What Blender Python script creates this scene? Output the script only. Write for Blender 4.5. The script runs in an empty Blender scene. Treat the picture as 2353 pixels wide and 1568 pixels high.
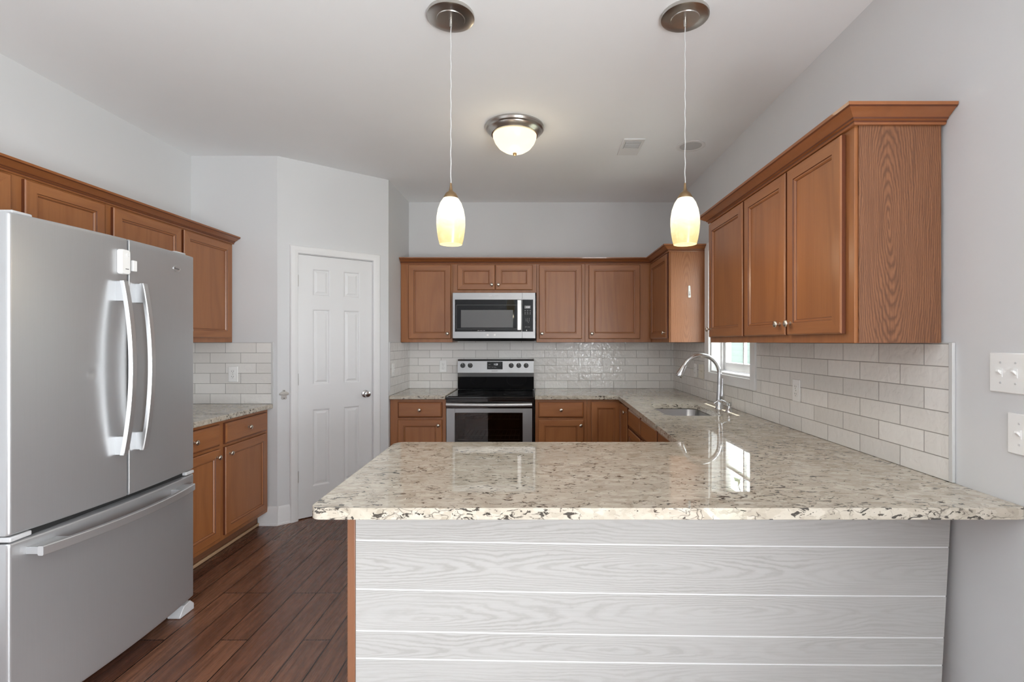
import bpy, bmesh, math, random
from mathutils import Vector, Matrix
random.seed(7)
PI = math.pi
SC = bpy.context.scene
COL = SC.collection

# ------------------------------------------------------------------ camera, world, light, exposure
cam_d = bpy.data.cameras.new('camera'); cam = bpy.data.objects.new('camera', cam_d); COL.objects.link(cam)
cam.location = (0, 0, 1.38); cam.rotation_euler = (PI/2, 0, 0)
cam_d.sensor_width = 36; cam_d.lens = 1130/2353*36
cam_d.shift_x = -56.5/2353; cam_d.shift_y = 2/2353
cam_d.clip_start = 0.02; cam_d.clip_end = 200
SC.camera = cam
SC.view_settings.view_transform = 'Standard'; SC.view_settings.look = 'None'
SC.view_settings.gamma = 1; SC.view_settings.use_curve_mapping = False
SC.view_settings.exposure = 0.14
SC.cycles.use_denoising = True
SC.cycles.max_bounces = 10; SC.cycles.diffuse_bounces = 6; SC.cycles.transparent_max_bounces = 12
SC.cycles.sample_clamp_indirect = 6

world = bpy.data.worlds.new('sky'); SC.world = world; world.use_nodes = True
bg = world.node_tree.nodes['Background']; bg.inputs[0].default_value = (0.93, 0.965, 1.0, 1); bg.inputs[1].default_value = 8.0

def area(name, loc, rot, sx, sy, power, color=(1, 1, 1)):
    l = bpy.data.lights.new(name, 'AREA'); l.shape = 'RECTANGLE'; l.size = sx; l.size_y = sy
    l.energy = power; l.color = color
    o = bpy.data.objects.new(name, l); COL.objects.link(o); o.location = loc; o.rotation_euler = rot
    return o
XR0 = 1.38
# daylight entering through the wide patio opening in the right wall and the side window over the sink
DAY = (0.945, 0.975, 1.0)
def portal(*k):
    o = area(*k); o.data.cycles.is_portal = True
portal('side_portal', (XR0+.02, -1.35, 1.17), (0, PI/2, 0), 2.35, 2.3, 1)
portal('sink_window_portal', (XR0+.165, 3.51, 1.62), (0, PI/2, 0), 0.96, 0.76, 1)
# added fill light at the patio opening, tilted up to brighten the ceiling
area('side_bounce_fill', (XR0+.02, -1.35, .9), (0, PI/2+.75, 0), 1.5, 2.2, 200, (.91, .96, 1.0))
sun_d = bpy.data.lights.new('sun', 'SUN'); sun_d.energy = 12; sun_d.angle = .009; sun_d.color = (1, .97, .92)
sun = bpy.data.objects.new('sun', sun_d); COL.objects.link(sun)
sun.rotation_euler = Vector((-.24, -.10, -1)).to_track_quat('-Z', 'Y').to_euler()

# ------------------------------------------------------------------ materials
class NT:
    def __init__(s, name):
        s.m = bpy.data.materials.new(name); s.m.use_nodes = True
        s.t = s.m.node_tree; s.b = s.t.nodes['Principled BSDF']; s.out = s.t.nodes['Material Output']
    def n(s, typ, **kw):
        nd = s.t.nodes.new(typ)
        for k, v in kw.items(): setattr(nd, k, v)
        return nd
    def set(s, nd, **kw):
        for k, v in kw.items(): nd.inputs[k].default_value = v
    def l(s, a, b): s.t.links.new(a, b)
    def math(s, op, a, b=None, c=None):
        nd = s.n('ShaderNodeMath', operation=op)
        for i, v in enumerate((a, b, c)):
            if v is None: continue
            if isinstance(v, (int, float)): nd.inputs[i].default_value = v
            else: s.l(v, nd.inputs[i])
        return nd.outputs[0]
    def mix(s, fac, a, b, blend='MIX'):
        nd = s.n('ShaderNodeMix', data_type='RGBA', blend_type=blend)
        for i, v in ((0, fac), (6, a), (7, b)):
            if isinstance(v, (int, float)): nd.inputs[i].default_value = v
            elif isinstance(v, tuple): nd.inputs[i].default_value = (*v, 1) if len(v) == 3 else v
            else: s.l(v, nd.inputs[i])
        return nd.outputs[2]
    def ramp(s, fac, stops, interp='LINEAR'):
        nd = s.n('ShaderNodeValToRGB'); nd.color_ramp.interpolation = interp
        e = nd.color_ramp.elements
        while len(e) < len(stops): e.new(0.5)
        for el, (p, c) in zip(e, stops):
            el.position = p; el.color = (*c, 1) if isinstance(c, tuple) else (c, c, c, 1)
        s.l(fac, nd.inputs[0]); return nd.outputs[0]
    def noise(s, vec, scale, detail=3, rough=.5, dist=0.0):
        nd = s.n('ShaderNodeTexNoise'); s.set(nd, Scale=scale, Detail=detail, Roughness=rough, Distortion=dist)
        if vec is not None: s.l(vec, nd.inputs['Vector'])
        return nd.outputs[0]
    def mapping(s, vec, scale=(1, 1, 1), loc=(0, 0, 0), rot=(0, 0, 0)):
        nd = s.n('ShaderNodeMapping'); nd.inputs['Scale'].default_value = scale
        nd.inputs['Location'].default_value = loc; nd.inputs['Rotation'].default_value = rot
        s.l(vec, nd.inputs['Vector']); return nd.outputs[0]
    def pos(s): return s.n('ShaderNodeNewGeometry').outputs['Position']
    def obj(s): return s.n('ShaderNodeTexCoord').outputs['Object']
    def rnd(s): return s.n('ShaderNodeObjectInfo').outputs['Random']
    def add(s, a, b):
        nd = s.n('ShaderNodeVectorMath', operation='ADD'); s.l(a, nd.inputs[0]); s.l(b, nd.inputs[1]); return nd.outputs[0]
    def bump(s, h, strength, dist=.002, prev=None):
        nd = s.n('ShaderNodeBump'); s.set(nd, Strength=strength, Distance=dist); s.l(h, nd.inputs['Height'])
        if prev is not None: s.l(prev, nd.inputs['Normal'])
        return nd.outputs[0]
    def fin(s, color=None, rough=.5, metal=0., normal=None, **kw):
        b = s.b
        if color is not None:
            if isinstance(color, tuple): b.inputs['Base Color'].default_value = (*color, 1)
            else: s.l(color, b.inputs['Base Color'])
        if isinstance(rough, (int, float)): b.inputs['Roughness'].default_value = rough
        else: s.l(rough, b.inputs['Roughness'])
        b.inputs['Metallic'].default_value = metal
        if normal is not None: s.l(normal, b.inputs['Normal'])
        for k, v in kw.items(): b.inputs[k.replace('_', ' ')].default_value = v
        return s.m

def plain(name, c, rough=.5, metal=0., var=.04, scale=14, bump=0.0, **kw):
    t = NT(name); v = t.noise(t.pos(), scale, 3)
    lo = tuple(max(0, x*(1-var)) for x in c); hi = tuple(min(1, x*(1+var)) for x in c)
    col = t.mix(v, lo, hi)
    nrm = t.bump(t.noise(t.pos(), 260, 2), bump, .001) if bump else None
    return t.fin(col, rough, metal, nrm, **kw)

def wood(name, base, dark, axis, contour=.35, lines=34, pore=.25, rough=.36, stretch=.55, freq=4.5, eye=None):
    t = NT(name)
    o = t.obj()
    off = t.n('ShaderNodeCombineXYZ'); r = t.rnd()
    for i, k in enumerate((37., 23., 51.)): t.l(t.math('MULTIPLY', r, k), off.inputs[i])
    v = t.add(o, off.outputs[0])
    s1 = [freq]*3; s1[axis] = stretch
    s2 = [170]*3; s2[axis] = 5
    n1 = t.noise(t.mapping(v, tuple(s1)), 1.0, 2, .45, .25)
    w = t.math('MULTIPLY_ADD', t.math('SINE', t.math('MULTIPLY', n1, lines*2.)), .5, .5)
    w = t.math('POWER', w, 2.2)
    if eye:
        ax, c0, zc, sq, sp_ = eye
        so = t.n('ShaderNodeSeparateXYZ'); t.l(o, so.inputs[0])
        wob = t.math('MULTIPLY_ADD', t.noise(t.mapping(o, (9, 9, 2.2)), 1.0, 3, .5), .050, -.025)
        jag = t.math('MULTIPLY_ADD', t.noise(t.mapping(o, (60, 60, 26)), 1.0, 2, .6), .006, -.003)
        da = t.math('ADD', t.math('SUBTRACT', so.outputs[ax], c0), wob); dz = t.math('MULTIPLY', t.math('SUBTRACT', so.outputs[2], zc), sq)
        r_ = t.math('ADD', t.math('SQRT', t.math('ADD', t.math('MULTIPLY', da, da), t.math('MULTIPLY', dz, dz))), jag)
        w = t.math('POWER', t.math('MULTIPLY_ADD', t.math('SINE', t.math('MULTIPLY', r_, 2*PI/sp_)), .5, .5), 1.6)
    n2 = t.noise(t.mapping(v, tuple(s2)), 1.0, 2, .6)
    p = t.ramp(n2, [(.45, 0.), (.72, 1.)])
    big = t.noise(t.mapping(v, tuple(x*.4 for x in s1)), 1.0, 2)
    c = t.mix(t.math('MULTIPLY', w, contour), base, dark)
    c = t.mix(t.math('MULTIPLY', p, pore), c, dark)
    c = t.mix(t.math('MULTIPLY', big, .22), c, tuple(min(1, x*1.35) for x in base))
    nr = t.bump(t.math('ADD', w, p), .12, .0006)
    return t.fin(c, rough, 0, nr, Coat_Weight=.25, Coat_Roughness=.25)

WB, WD = (.33, .127, .042), (.16, .044, .012)
M = {}
M['wood_v'] = wood('cabinet_wood_upright', WB, WD, 2, .28, 22, .22)
M['wood_h'] = wood('cabinet_wood_crosswise', WB, WD, 0, .28, 22, .22)
M['wood_d'] = wood('cabinet_wood_depthwise', WB, WD, 1, .28, 22, .22)
M['glaze'] = plain('dark_glaze_line', (.12, .032, .010), .4, var=.1)
M['oak'] = wood('oak_veneer', (.245, .102, .044), (.075, .027, .011), 2, .72, 42, .6, .42, .75, 5.5, (1, .115, .40, .15, .0066))
M['oak_soft'] = wood('oak_veneer_soft', (.38, .16, .07), (.20, .07, .025), 2, .5, 30, .35, .4, .7, 5.5, (1, .14, .30, .14, .011))
M['toe'] = wood('toe_kick_wood', (.20, .085, .04), (.10, .035, .016), 0, .3, 20, .4, .6)
M['panel_edge'] = wood('end_panel_wood', (.255, .115, .062), (.17, .07, .034), 2, .25, 20, .2)
M['tan'] = plain('tan_shoe_strip', (.45, .29, .17), .6)
M['wall'] = plain('painted_wall', (.67, .675, .685), .75, var=.012, scale=5, bump=.04)
M['ceil'] = plain('painted_ceiling', (.885, .90, .915), .85, var=.012, scale=5, bump=.06)
M['white'] = plain('white_trim_paint', (.80, .80, .805), .38, var=.01)
M['door_white'] = plain('white_door_paint', (.76, .762, .77), .4, var=.01)
M['plastic'] = plain('white_plastic', (.88, .88, .87), .3, var=.01)
M['edge'] = plain('pale_edge_strip', (.62, .62, .615), .4, var=.01)
M['ivory'] = plain('ivory_plastic', (.72, .68, .60), .35, var=.01)
M['dark'] = plain('dark_slot', (.02, .02, .02), .6)
M['black'] = plain('black_gloss_enamel', (.008, .008, .009), .08, Coat_Weight=.5)
M['blackmat'] = plain('black_plastic', (.018, .018, .019), .4)
M['blackglass'] = plain('black_glass', (.005, .005, .006), .03, Specular_IOR_Level=.28)
M['greyscreen'] = plain('grey_window_screen', (.12, .12, .122), .35)
M['print'] = plain('pale_printing', (.62, .62, .62), .5)
M['printdark'] = plain('dark_printing', (.10, .10, .105), .5)
M['nickel'] = plain('brushed_nickel', (.54, .52, .49), .28, 1.0, var=.05, scale=60)
M['knob'] = plain('satin_nickel_knob', (.66, .60, .52), .25, 1.0)
M['chrome'] = plain('satin_chrome', (.62, .62, .63), .2, 1.0)
M['brass'] = plain('aged_bronze', (.33, .22, .12), .4, .9)
M['rack'] = plain('rack_wire', (.6, .6, .6), .3, 1.0)
M['oven'] = plain('oven_enamel', (.05, .05, .052), .35)

def steel(name, c, axis, rough, metal=1.0):
    t = NT(name); s = [900]*3; s[axis] = 6
    n = t.noise(t.mapping(t.obj(), tuple(s)), 1, 2)
    col = t.mix(n, tuple(x*.96 for x in c), tuple(x*1.04 for x in c))
    nr = t.bump(n, .05, .0003)
    return t.fin(col, rough, metal, nr)
M['steel_v'] = steel('stainless_upright', (.50, .505, .515), 2, .34, .66)
M['steel_h'] = steel('stainless_crosswise', (.36, .36, .365), 0, .36, .9)
M['steel_bar'] = steel('stainless_bar', (.60, .60, .605), 2, .3, .75)
M['sink'] = steel('sink_steel', (.42, .42, .425), 0, .3)
M['fridge_side'] = plain('grey_fridge_side', (.20, .20, .205), .45)
M['hinge_grey'] = plain('grey_hinge_plastic', (.55, .55, .56), .4)

def mk_granite():
    t = NT('granite'); p = t.pos()
    warp = t.mapping(p, (.62, 1.0, 1.0))
    n0 = t.noise(warp, 3.2, 3, .55, .4)
    n1 = t.noise(warp, 22, 4, .6, .6)
    n2 = t.noise(warp, 60, 3, .6, 1.2)
    n3 = t.noise(t.mapping(p, (.48, 1.0, 1.0), (3, 7, 1)), 62, 4, .6, 1.0)
    v = t.n('ShaderNodeTexVoronoi', feature='DISTANCE_TO_EDGE'); t.set(v, Scale=34.0)
    dn = t.n('ShaderNodeVectorMath', operation='MULTIPLY_ADD')
    nz = t.n('ShaderNodeTexNoise'); t.set(nz, Scale=18.0, Detail=3.0); t.l(warp, nz.inputs['Vector'])
    t.l(nz.outputs[1], dn.inputs[0]); dn.inputs[1].default_value = (.06, .06, .06); t.l(warp, dn.inputs[2])
    t.l(dn.outputs[0], v.inputs['Vector'])
    base = t.ramp(n1, [(.30, (.44, .405, .35)), (.46, (.53, .495, .44)), (.58, (.60, .57, .515)), (.74, (.73, .715, .67))])
    vc = t.n('ShaderNodeTexVoronoi', feature='F1'); t.set(vc, Scale=52.0, Randomness=1.0); t.l(dn.outputs[0], vc.inputs['Vector'])
    cs = t.n('ShaderNodeSeparateColor'); t.l(vc.outputs['Color'], cs.inputs[0])
    cell = t.ramp(cs.outputs[0], [(.0, (.33, .295, .245)), (.22, (.49, .455, .40)), (.6, (.59, .56, .505)), (1., (.76, .75, .71))])
    base = t.mix(.42, base, cell)
    base = t.mix(.8, base, (.93, .875, .79), 'MULTIPLY')
    patch = t.ramp(n0, [(.45, 0.), (.65, 1.)])
    base = t.mix(t.math('MULTIPLY', patch, .30), base, (.42, .38, .32))
    fl = t.ramp(n2, [(.60, 0.), (.66, 1.)])
    base = t.mix(t.math('MULTIPLY', fl, .40), base, (.27, .24, .205))
    dens = t.ramp(t.noise(warp, 5.0, 3, .55, .4), [(.38, 0.), (.62, 1.)])
    thr = t.math('MULTIPLY_ADD', dens, .085, n3)
    dk = t.ramp(thr, [(.648, 0.), (.668, 1.)])
    vein = t.ramp(v.outputs['Distance'], [(.0, 1.), (.045, 0.)])
    vm = t.ramp(t.noise(t.mapping(p, (.5, 1, 1)), 20, 3, .6, .5), [(.56, 0.), (.62, 1.)])
    dk2 = t.math('MAXIMUM', dk, t.math('MULTIPLY', t.math('MULTIPLY', vein, vm), .9))
    col = t.mix(t.math('MULTIPLY', dk2, .92), base, (.032, .028, .025))
    return t.fin(col, .018, 0, None, Specular_IOR_Level=.5)
M['granite'] = mk_granite()

def mk_tile(name, axis, zoff=.914, u0=0.0):
    t = NT(name); p = t.pos(); sp = t.n('ShaderNodeSeparateXYZ'); t.l(p, sp.inputs[0])
    cb = t.n('ShaderNodeCombineXYZ')
    t.l(t.math('ADD', sp.outputs[axis], 40*.23 + u0), cb.inputs[0]); t.l(t.math('ADD', sp.outputs[2], -zoff + 20*.0766), cb.inputs[1])
    b = t.n('ShaderNodeTexBrick'); b.offset = .5; b.offset_frequency = 2
    t.set(b, Scale=1.0); b.inputs['Mortar Size'].default_value = .0017; b.inputs['Mortar Smooth'].default_value = .3
    b.inputs['Brick Width'].default_value = .23; b.inputs['Row Height'].default_value = .0766
    b.inputs['Bias'].default_value = 0.0
    b.inputs['Color1'].default_value = (.72, .70, .67, 1); b.inputs['Color2'].default_value = (.84, .825, .80, 1)
    b.inputs['Mortar'].default_value = (.30, .285, .27, 1)
    t.l(cb.outputs[0], b.inputs['Vector'])
    w1 = t.noise(p, 26, 2, .5, .4); w2 = t.noise(p, 9, 2)
    col = t.mix(t.math('MULTIPLY', w2, .3), b.outputs[0], (.75, .735, .71))
    h = t.math('MULTIPLY_ADD', b.outputs['Fac'], -1.2, w1)
    nr = t.bump(h, .8, .0040)
    return t.fin(col, .09, 0, nr)
M['tile_x'] = mk_tile('glazed_tile_crosswise', 0, u0=.035)
M['tile_y'] = mk_tile('glazed_tile_side', 1, u0=.10)

def mk_floor():
    t = NT('mahogany_planks'); p = t.pos(); sp = t.n('ShaderNodeSeparateXYZ'); t.l(p, sp.inputs[0])
    cb = t.n('ShaderNodeCombineXYZ'); t.l(t.math('ADD', sp.outputs[1], 20.3), cb.inputs[0]); t.l(t.math('ADD', sp.outputs[0], 14*.9), cb.inputs[1])
    b = t.n('ShaderNodeTexBrick'); b.offset = .37; b.offset_frequency = 3; t.set(b, Scale=1.0)
    b.inputs['Mortar Size'].default_value = .0030; b.inputs['Brick Width'].default_value = 1.15; b.inputs['Row Height'].default_value = .128
    b.inputs['Mortar Smooth'].default_value = .2
    b.inputs['Color1'].default_value = (.115, .042, .023, 1); b.inputs['Color2'].default_value = (.225, .100, .056, 1)
    b.inputs['Mortar'].default_value = (.016, .006, .004, 1)
    t.l(cb.outputs[0], b.inputs['Vector'])
    hs = t.n('ShaderNodeSeparateColor'); t.l(b.outputs[0], hs.inputs[0])
    shift = t.n('ShaderNodeCombineXYZ'); t.l(t.math('MULTIPLY', hs.outputs[0], 400.), shift.inputs[2])
    pv = t.add(p, shift.outputs[0])
    g = t.noise(t.mapping(pv, (9, .8, 1)), 1, 3, .5, .6)
    w = t.math('MULTIPLY_ADD', t.math('SINE', t.math('MULTIPLY', g, 48.)), .5, .5)
    f = t.noise(t.mapping(pv, (150, 5, 1)), 1, 2, .6)
    col = t.mix(t.math('MULTIPLY', w, .55), b.outputs[0], (.055, .020, .011))
    col = t.mix(t.math('MULTIPLY', f, .25), col, (.20, .09, .055))
    col = t.mix(b.outputs['Fac'], col, (.012, .005, .004))
    # pale scuffs and grit
    sc = t.ramp(t.noise(t.mapping(p, (1, .55, 1)), 75, 4, .65, 2.2), [(.735, 0.), (.76, 1.)])
    col = t.mix(t.math('MULTIPLY', sc, .5), col, (.42, .34, .30))
    h = t.math('MULTIPLY_ADD', b.outputs['Fac'], -2.0, t.math('MULTIPLY_ADD', w, .25, t.noise(t.mapping(p, (9, 2.2, 1)), 1, 2)))
    nr = t.bump(h, .35, .0022)
    rg = t.ramp(f, [(.2, .2), (.8, .34)])
    return t.fin(col, rg, 0, nr, Specular_IOR_Level=.6)
M['floor'] = mk_floor()

def mk_shiplap():
    t = NT('whitewashed_board'); p = t.pos()
    sp = t.n('ShaderNodeSeparateXYZ'); t.l(p, sp.inputs[0])
    uv = t.n('ShaderNodeUVMap', uv_map='grain'); su = t.n('ShaderNodeSeparateXYZ'); t.l(uv.outputs[0], su.inputs[0])
    wob = t.math('MULTIPLY_ADD', t.noise(t.mapping(p, (1.5, 1, 11)), 1.0, 3, .5), .085, -.0425)
    jag = t.math('MULTIPLY_ADD', t.noise(t.mapping(p, (30, 1, 90)), 1.0, 2, .6), .006, -.003)
    cell = t.math('DIVIDE', su.outputs[0], .98)
    du = t.math('MULTIPLY', t.math('SUBTRACT', t.math('FRACT', cell), .5), .98*.085)
    dv = t.math('ADD', su.outputs[1], wob)
    r_ = t.math('ADD', t.math('SQRT', t.math('ADD', t.math('MULTIPLY', du, du), t.math('MULTIPLY', dv, dv))), jag)
    w = t.math('POWER', t.math('MULTIPLY_ADD', t.math('SINE', t.math('MULTIPLY', r_, 2*PI/.0088)), .5, .5), 2.0)
    lo = t.ramp(t.noise(t.mapping(p, (1.6, 1, 7)), 1, 2), [(.36, .2), (.66, 1.)])
    w = t.math('MULTIPLY', w, lo)
    f = t.ramp(t.noise(t.mapping(p, (6, 1, 230)), 1, 2, .6), [(.46, 0.), (.72, 1.)])
    col = t.mix(t.math('MULTIPLY', w, .62), (.495, .488, .475), (.34, .325, .303))
    col = t.mix(t.math('MULTIPLY', f, .30), col, (.36, .35, .335))
    return t.fin(col, .45, 0, t.bump(w, .08, .0005))
M['shiplap'] = mk_shiplap()

def lamp_glass(name, z0, z1, s_lo, s_hi, c_lo, c_hi):
    t = NT(name); o = t.obj(); sp = t.n('ShaderNodeSeparateXYZ'); t.l(o, sp.inputs[0])
    mr = t.n('ShaderNodeMapRange'); t.l(sp.outputs[2], mr.inputs[0]); mr.inputs[1].default_value = z0; mr.inputs[2].default_value = z1
    mott = t.noise(t.mapping(o, (14, 14, 22)), 1, 4, .6, 1.0)
    f = t.math('MULTIPLY_ADD', t.math('SUBTRACT', mott, .5), .55, mr.outputs[0])
    c = t.ramp(f, [(.1, c_lo), (.75, c_hi)])
    st = t.math('MULTIPLY_ADD', t.ramp(f, [(.05, 0.), (.8, 1.)]), s_hi - s_lo, s_lo)
    t.l(c, t.b.inputs['Emission Color']); t.l(st, t.b.inputs['Emission Strength'])
    return t.fin((.22, .18, .11), .25)
M['pendant_glass'] = lamp_glass('lit_amber_glass', .0, .17, .78, 1.25, (1.0, .74, .30), (1.0, .93, .74))
M['dome_glass'] = lamp_glass('lit_alabaster_glass', -.20, .0, 1.1, 1.35, (1.0, .90, .66), (1.0, .84, .55))

def mk_pane():
    t = NT('window_glass'); t.t.nodes.remove(t.b)
    tr = t.n('ShaderNodeBsdfTransparent'); tr.inputs[0].default_value = (.97, .99, .98, 1)
    gl = t.n('ShaderNodeBsdfGlossy'); gl.inputs['Roughness'].default_value = .02
    mx = t.n('ShaderNodeMixShader'); mx.inputs[0].default_value = .06
    t.l(tr.outputs[0], mx.inputs[1]); t.l(gl.outputs[0], mx.inputs[2]); t.l(mx.outputs[0], t.out.inputs[0]); return t.m
M['pane'] = mk_pane()
def mk_tint():
    t = NT('tinted_oven_glass'); t.t.nodes.remove(t.b)
    tr = t.n('ShaderNodeBsdfTransparent'); tr.inputs[0].default_value = (.35, .35, .35, 1)
    gl = t.n('ShaderNodeBsdfGlossy'); gl.inputs['Roughness'].default_value = .03
    mx = t.n('ShaderNodeMixShader'); mx.inputs[0].default_value = .07
    t.l(tr.outputs[0], mx.inputs[1]); t.l(gl.outputs[0], mx.inputs[2]); t.l(mx.outputs[0], t.out.inputs[0]); return t.m
M['tint'] = mk_tint()
def mk_emit(name, c, s):
    t = NT(name); t.b.inputs['Emission Color'].default_value = (*c, 1); t.b.inputs['Emission Strength'].default_value = s
    return t.fin((.02, .02, .02), .4)
M['digits'] = mk_emit('lit_digits', (.95, .97, 1), 1.0)
M['lcd'] = plain('grey_display', (.22, .22, .225), .2)
def mk_siding():
    t = NT('green_siding'); sp = t.n('ShaderNodeSeparateXYZ'); t.l(t.pos(), sp.inputs[0])
    fr = t.math('FRACT', t.math('MULTIPLY', sp.outputs[2], 5.5))
    c = t.ramp(fr, [(.0, (.06, .08, .073)), (.08, (.10, .128, .116)), (1., (.112, .140, .128))])
    return t.fin(c, .7)
M['siding'] = mk_siding()
M['lawn'] = plain('lawn_grass', (.15, .165, .11), .9, var=.4, scale=9)
M['bark'] = plain('bark', (.14, .11, .08), .9, var=.3)
M['leaf'] = plain('leaf_green', (.09, .14, .05), .7, var=.4)

# ------------------------------------------------------------------ geometry helpers
class MB:
    def __init__(s): s.bm = bmesh.new(); s.mi = 0
    def face(s, vs):
        try: f = s.bm.faces.new(vs); f.material_index = s.mi; return f
        except ValueError: return None
    def box(s, x0, x1, y0, y1, z0, z1):
        v = [s.bm.verts.new((x, y, z)) for x in (x0, x1) for y in (y0, y1) for z in (z0, z1)]
        for q in ((0, 1, 3, 2), (4, 6, 7, 5), (0, 4, 5, 1), (2, 3, 7, 6), (0, 2, 6, 4), (1, 5, 7, 3)): s.face([v[i] for i in q])
        return s
    def rings(s, x0, x1, z0, z1, rs, cap=True, mv=0, mh=1, mcap=0, back=False, glaze=(), mg=0):
        prev = None; first = None
        for ri, (ins, y) in enumerate(rs):
            r = [s.bm.verts.new(c) for c in ((x0+ins, y, z0+ins), (x1-ins, y, z0+ins), (x1-ins, y, z1-ins), (x0+ins, y, z1-ins))]
            if prev:
                for i in range(4):
                    s.mi = mg if ri in glaze else (mh if i in (0, 2) else mv)
                    s.face([prev[i], prev[(i+1) % 4], r[(i+1) % 4], r[i]])
            else: first = r
            prev = r
        s.mi = mcap
        if cap: s.face(prev)
        if back: s.face(first[::-1])
        s.mi = 0
        return s
    def sweep(s, profile, path_pts, closed_profile=True):
        """profile rows placed by caller: path_pts = list of lists of 3D points"""
        rows = [[s.bm.verts.new(p) for p in row] for row in path_pts]
        n = len(rows[0])
        for a, b in zip(rows, rows[1:]):
            for i in range(n if closed_profile else n-1):
                s.face([a[i], a[(i+1) % n], b[(i+1) % n], b[i]])
        if closed_profile: s.face(rows[0][::-1]); s.face(rows[-1])
        return s
    def prism(s, poly, fn, t0, t1):
        return s.sweep(None, [[fn(p, t0) for p in poly], [fn(p, t1) for p in poly]])
    def lathe(s, prof, mat=None, seg=32, closed=False):
        """prof: (r, h) about local Z; mat: Matrix"""
        mat = mat or Matrix.Identity(4); rows = []
        for r, h in prof:
            if r < 1e-6: rows.append([s.bm.verts.new(mat @ Vector((0, 0, h)))])
            else: rows.append([s.bm.verts.new(mat @ Vector((r*math.cos(2*PI*i/seg), r*math.sin(2*PI*i/seg), h))) for i in range(seg)])
        for a, b in zip(rows, rows[1:]):
            for i in range(seg):
                j = (i+1) % seg
                if len(a) == 1 and len(b) == 1: continue
                if len(a) == 1: s.face([a[0], b[j], b[i]])
                elif len(b) == 1: s.face([a[i], a[j], b[0]])
                else: s.face([a[i], a[j], b[j], b[i]])
        return s
    def tube(s, pts, rad, seg=12, flat=None):
        pts = [Vector(p) for p in pts]; n = len(pts)
        rads = rad if isinstance(rad, (list, tuple)) else [rad]*n
        rows = []; up = None
        for i, p in enumerate(pts):
            d = (pts[min(i+1, n-1)] - pts[max(i-1, 0)]).normalized()
            if up is None: up = Vector((0, 0, 1)) if abs(d.z) < .9 else Vector((0, 1, 0))
            a = d.cross(up).normalized(); b = a.cross(d).normalized(); up = b
            fa, fb = flat if flat else (1, 1)
            rows.append([p + rads[i]*(fa*a*math.cos(2*PI*k/seg) + fb*b*math.sin(2*PI*k/seg)) for k in range(seg)])
        return s.sweep(None, rows)
    def build(s, name, mats, parent=None, loc=None, smooth=None, bevel=0., seg=2, rot=None):
        bmesh.ops.recalc_face_normals(s.bm, faces=s.bm.faces)
        me = bpy.data.meshes.new(name); s.bm.to_mesh(me); s.bm.free()
        for m in (mats if isinstance(mats, (list, tuple)) else [mats]): me.materials.append(M[m])
        if smooth is not None:
            for p in me.polygons: p.use_smooth = True
            me.set_sharp_from_angle(angle=math.radians(smooth))
        o = bpy.data.objects.new(name, me); COL.objects.link(o)
        if parent: o.parent = parent
        if loc: o.location = loc
        if rot: o.rotation_euler = rot
        if bevel:
            b = o.modifiers.new('edge', 'BEVEL'); b.width = bevel; b.segments = seg; b.limit_method = 'ANGLE'; b.angle_limit = math.radians(40)
            for p in me.polygons: p.use_smooth = True
            me.set_sharp_from_angle(angle=math.radians(35))
        return o

def tag(o, label=None, cat=None, group=None, kind=None):
    if label: o['label'] = label
    if cat: o['category'] = cat
    if group: o['group'] = group
    if kind: o['kind'] = kind
    return o
def thing(name, label, cat, loc=(0, 0, 0), rz=0., group=None, kind=None):
    o = bpy.data.objects.new(name, None); COL.objects.link(o); o.empty_display_size = .1
    o.location = loc; o.rotation_euler = (0, 0, rz)
    return tag(o, label, cat, group, kind)
def struct(o): o['kind'] = 'structure'; return o
def rot_y(): return Matrix.Rotation(PI/2, 4, 'X')          # local Z of a lathe points to -Y
def text(name, body, size, mat, parent, loc, rz=0., align='CENTER', ext=.0004):
    cu = bpy.data.curves.new(name, 'FONT'); cu.body = body; cu.size = size; cu.align_x = align; cu.align_y = 'CENTER'; cu.extrude = ext
    tmp = bpy.data.objects.new('tmp', cu); COL.objects.link(tmp)
    me = bpy.data.meshes.new_from_object(tmp.evaluated_get(bpy.context.evaluated_depsgraph_get())); me.name = name
    bpy.data.objects.remove(tmp); bpy.data.curves.remove(cu)
    me.materials.clear(); me.materials.append(M[mat])
    o = bpy.data.objects.new(name, me); COL.objects.link(o); o.parent = parent; o.location = loc; o.rotation_euler = (PI/2, 0, rz)
    return o
def copy_tree(o, parent=None):
    c = o.copy(); COL.objects.link(c)
    if parent: c.parent = parent
    for ch in list(o.children): copy_tree(ch, c)
    return c

# ------------------------------------------------------------------ room shell
XR, XL, YB, ZC = 1.38, -2.60, 4.93, 2.78
YN = 3.70                       # wall facing us beside the pantry door
XS = -1.28                      # short side wall left of the range counter
YR = -3.2
struct(MB().box(XL-.12, XR+.16, YR-.12, YB+.12, -.1, 0).build('floor', 'floor'))
struct(MB().box(XL-.12, XR+.16, YR-.12, YB+.12, ZC, ZC+.1).build('ceiling', 'ceil'))
struct(MB().box(XL-.12, XR+.16, YB, YB+.12, 0, ZC).build('wall_back', 'wall'))
WY0, WY1, WZ0, WZ1 = 3.135, 3.89, 1.142, 2.10     # window opening
w = MB()
w.box(XR, XR+.16, YR, -2.5, 0, ZC); w.box(XR, XR+.16, -2.5, -.2, 2.35, ZC); w.box(XR, XR+.16, -.2, WY0, 0, ZC); w.box(XR, XR+.16, WY1, YB, 0, ZC)
w.box(XR, XR+.16, WY0, WY1, 0, WZ0); w.box(XR, XR+.16, WY0, WY1, WZ1, ZC)
struct(w.build('wall_right', 'wall'))
struct(MB().box(XL-.12, XL, YR, YB, 0, ZC).build('wall_left', 'wall'))
struct(MB().box(XL, -1.95, YN, YN+.10, 0, ZC).build('wall_nook', 'wall'))
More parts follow.
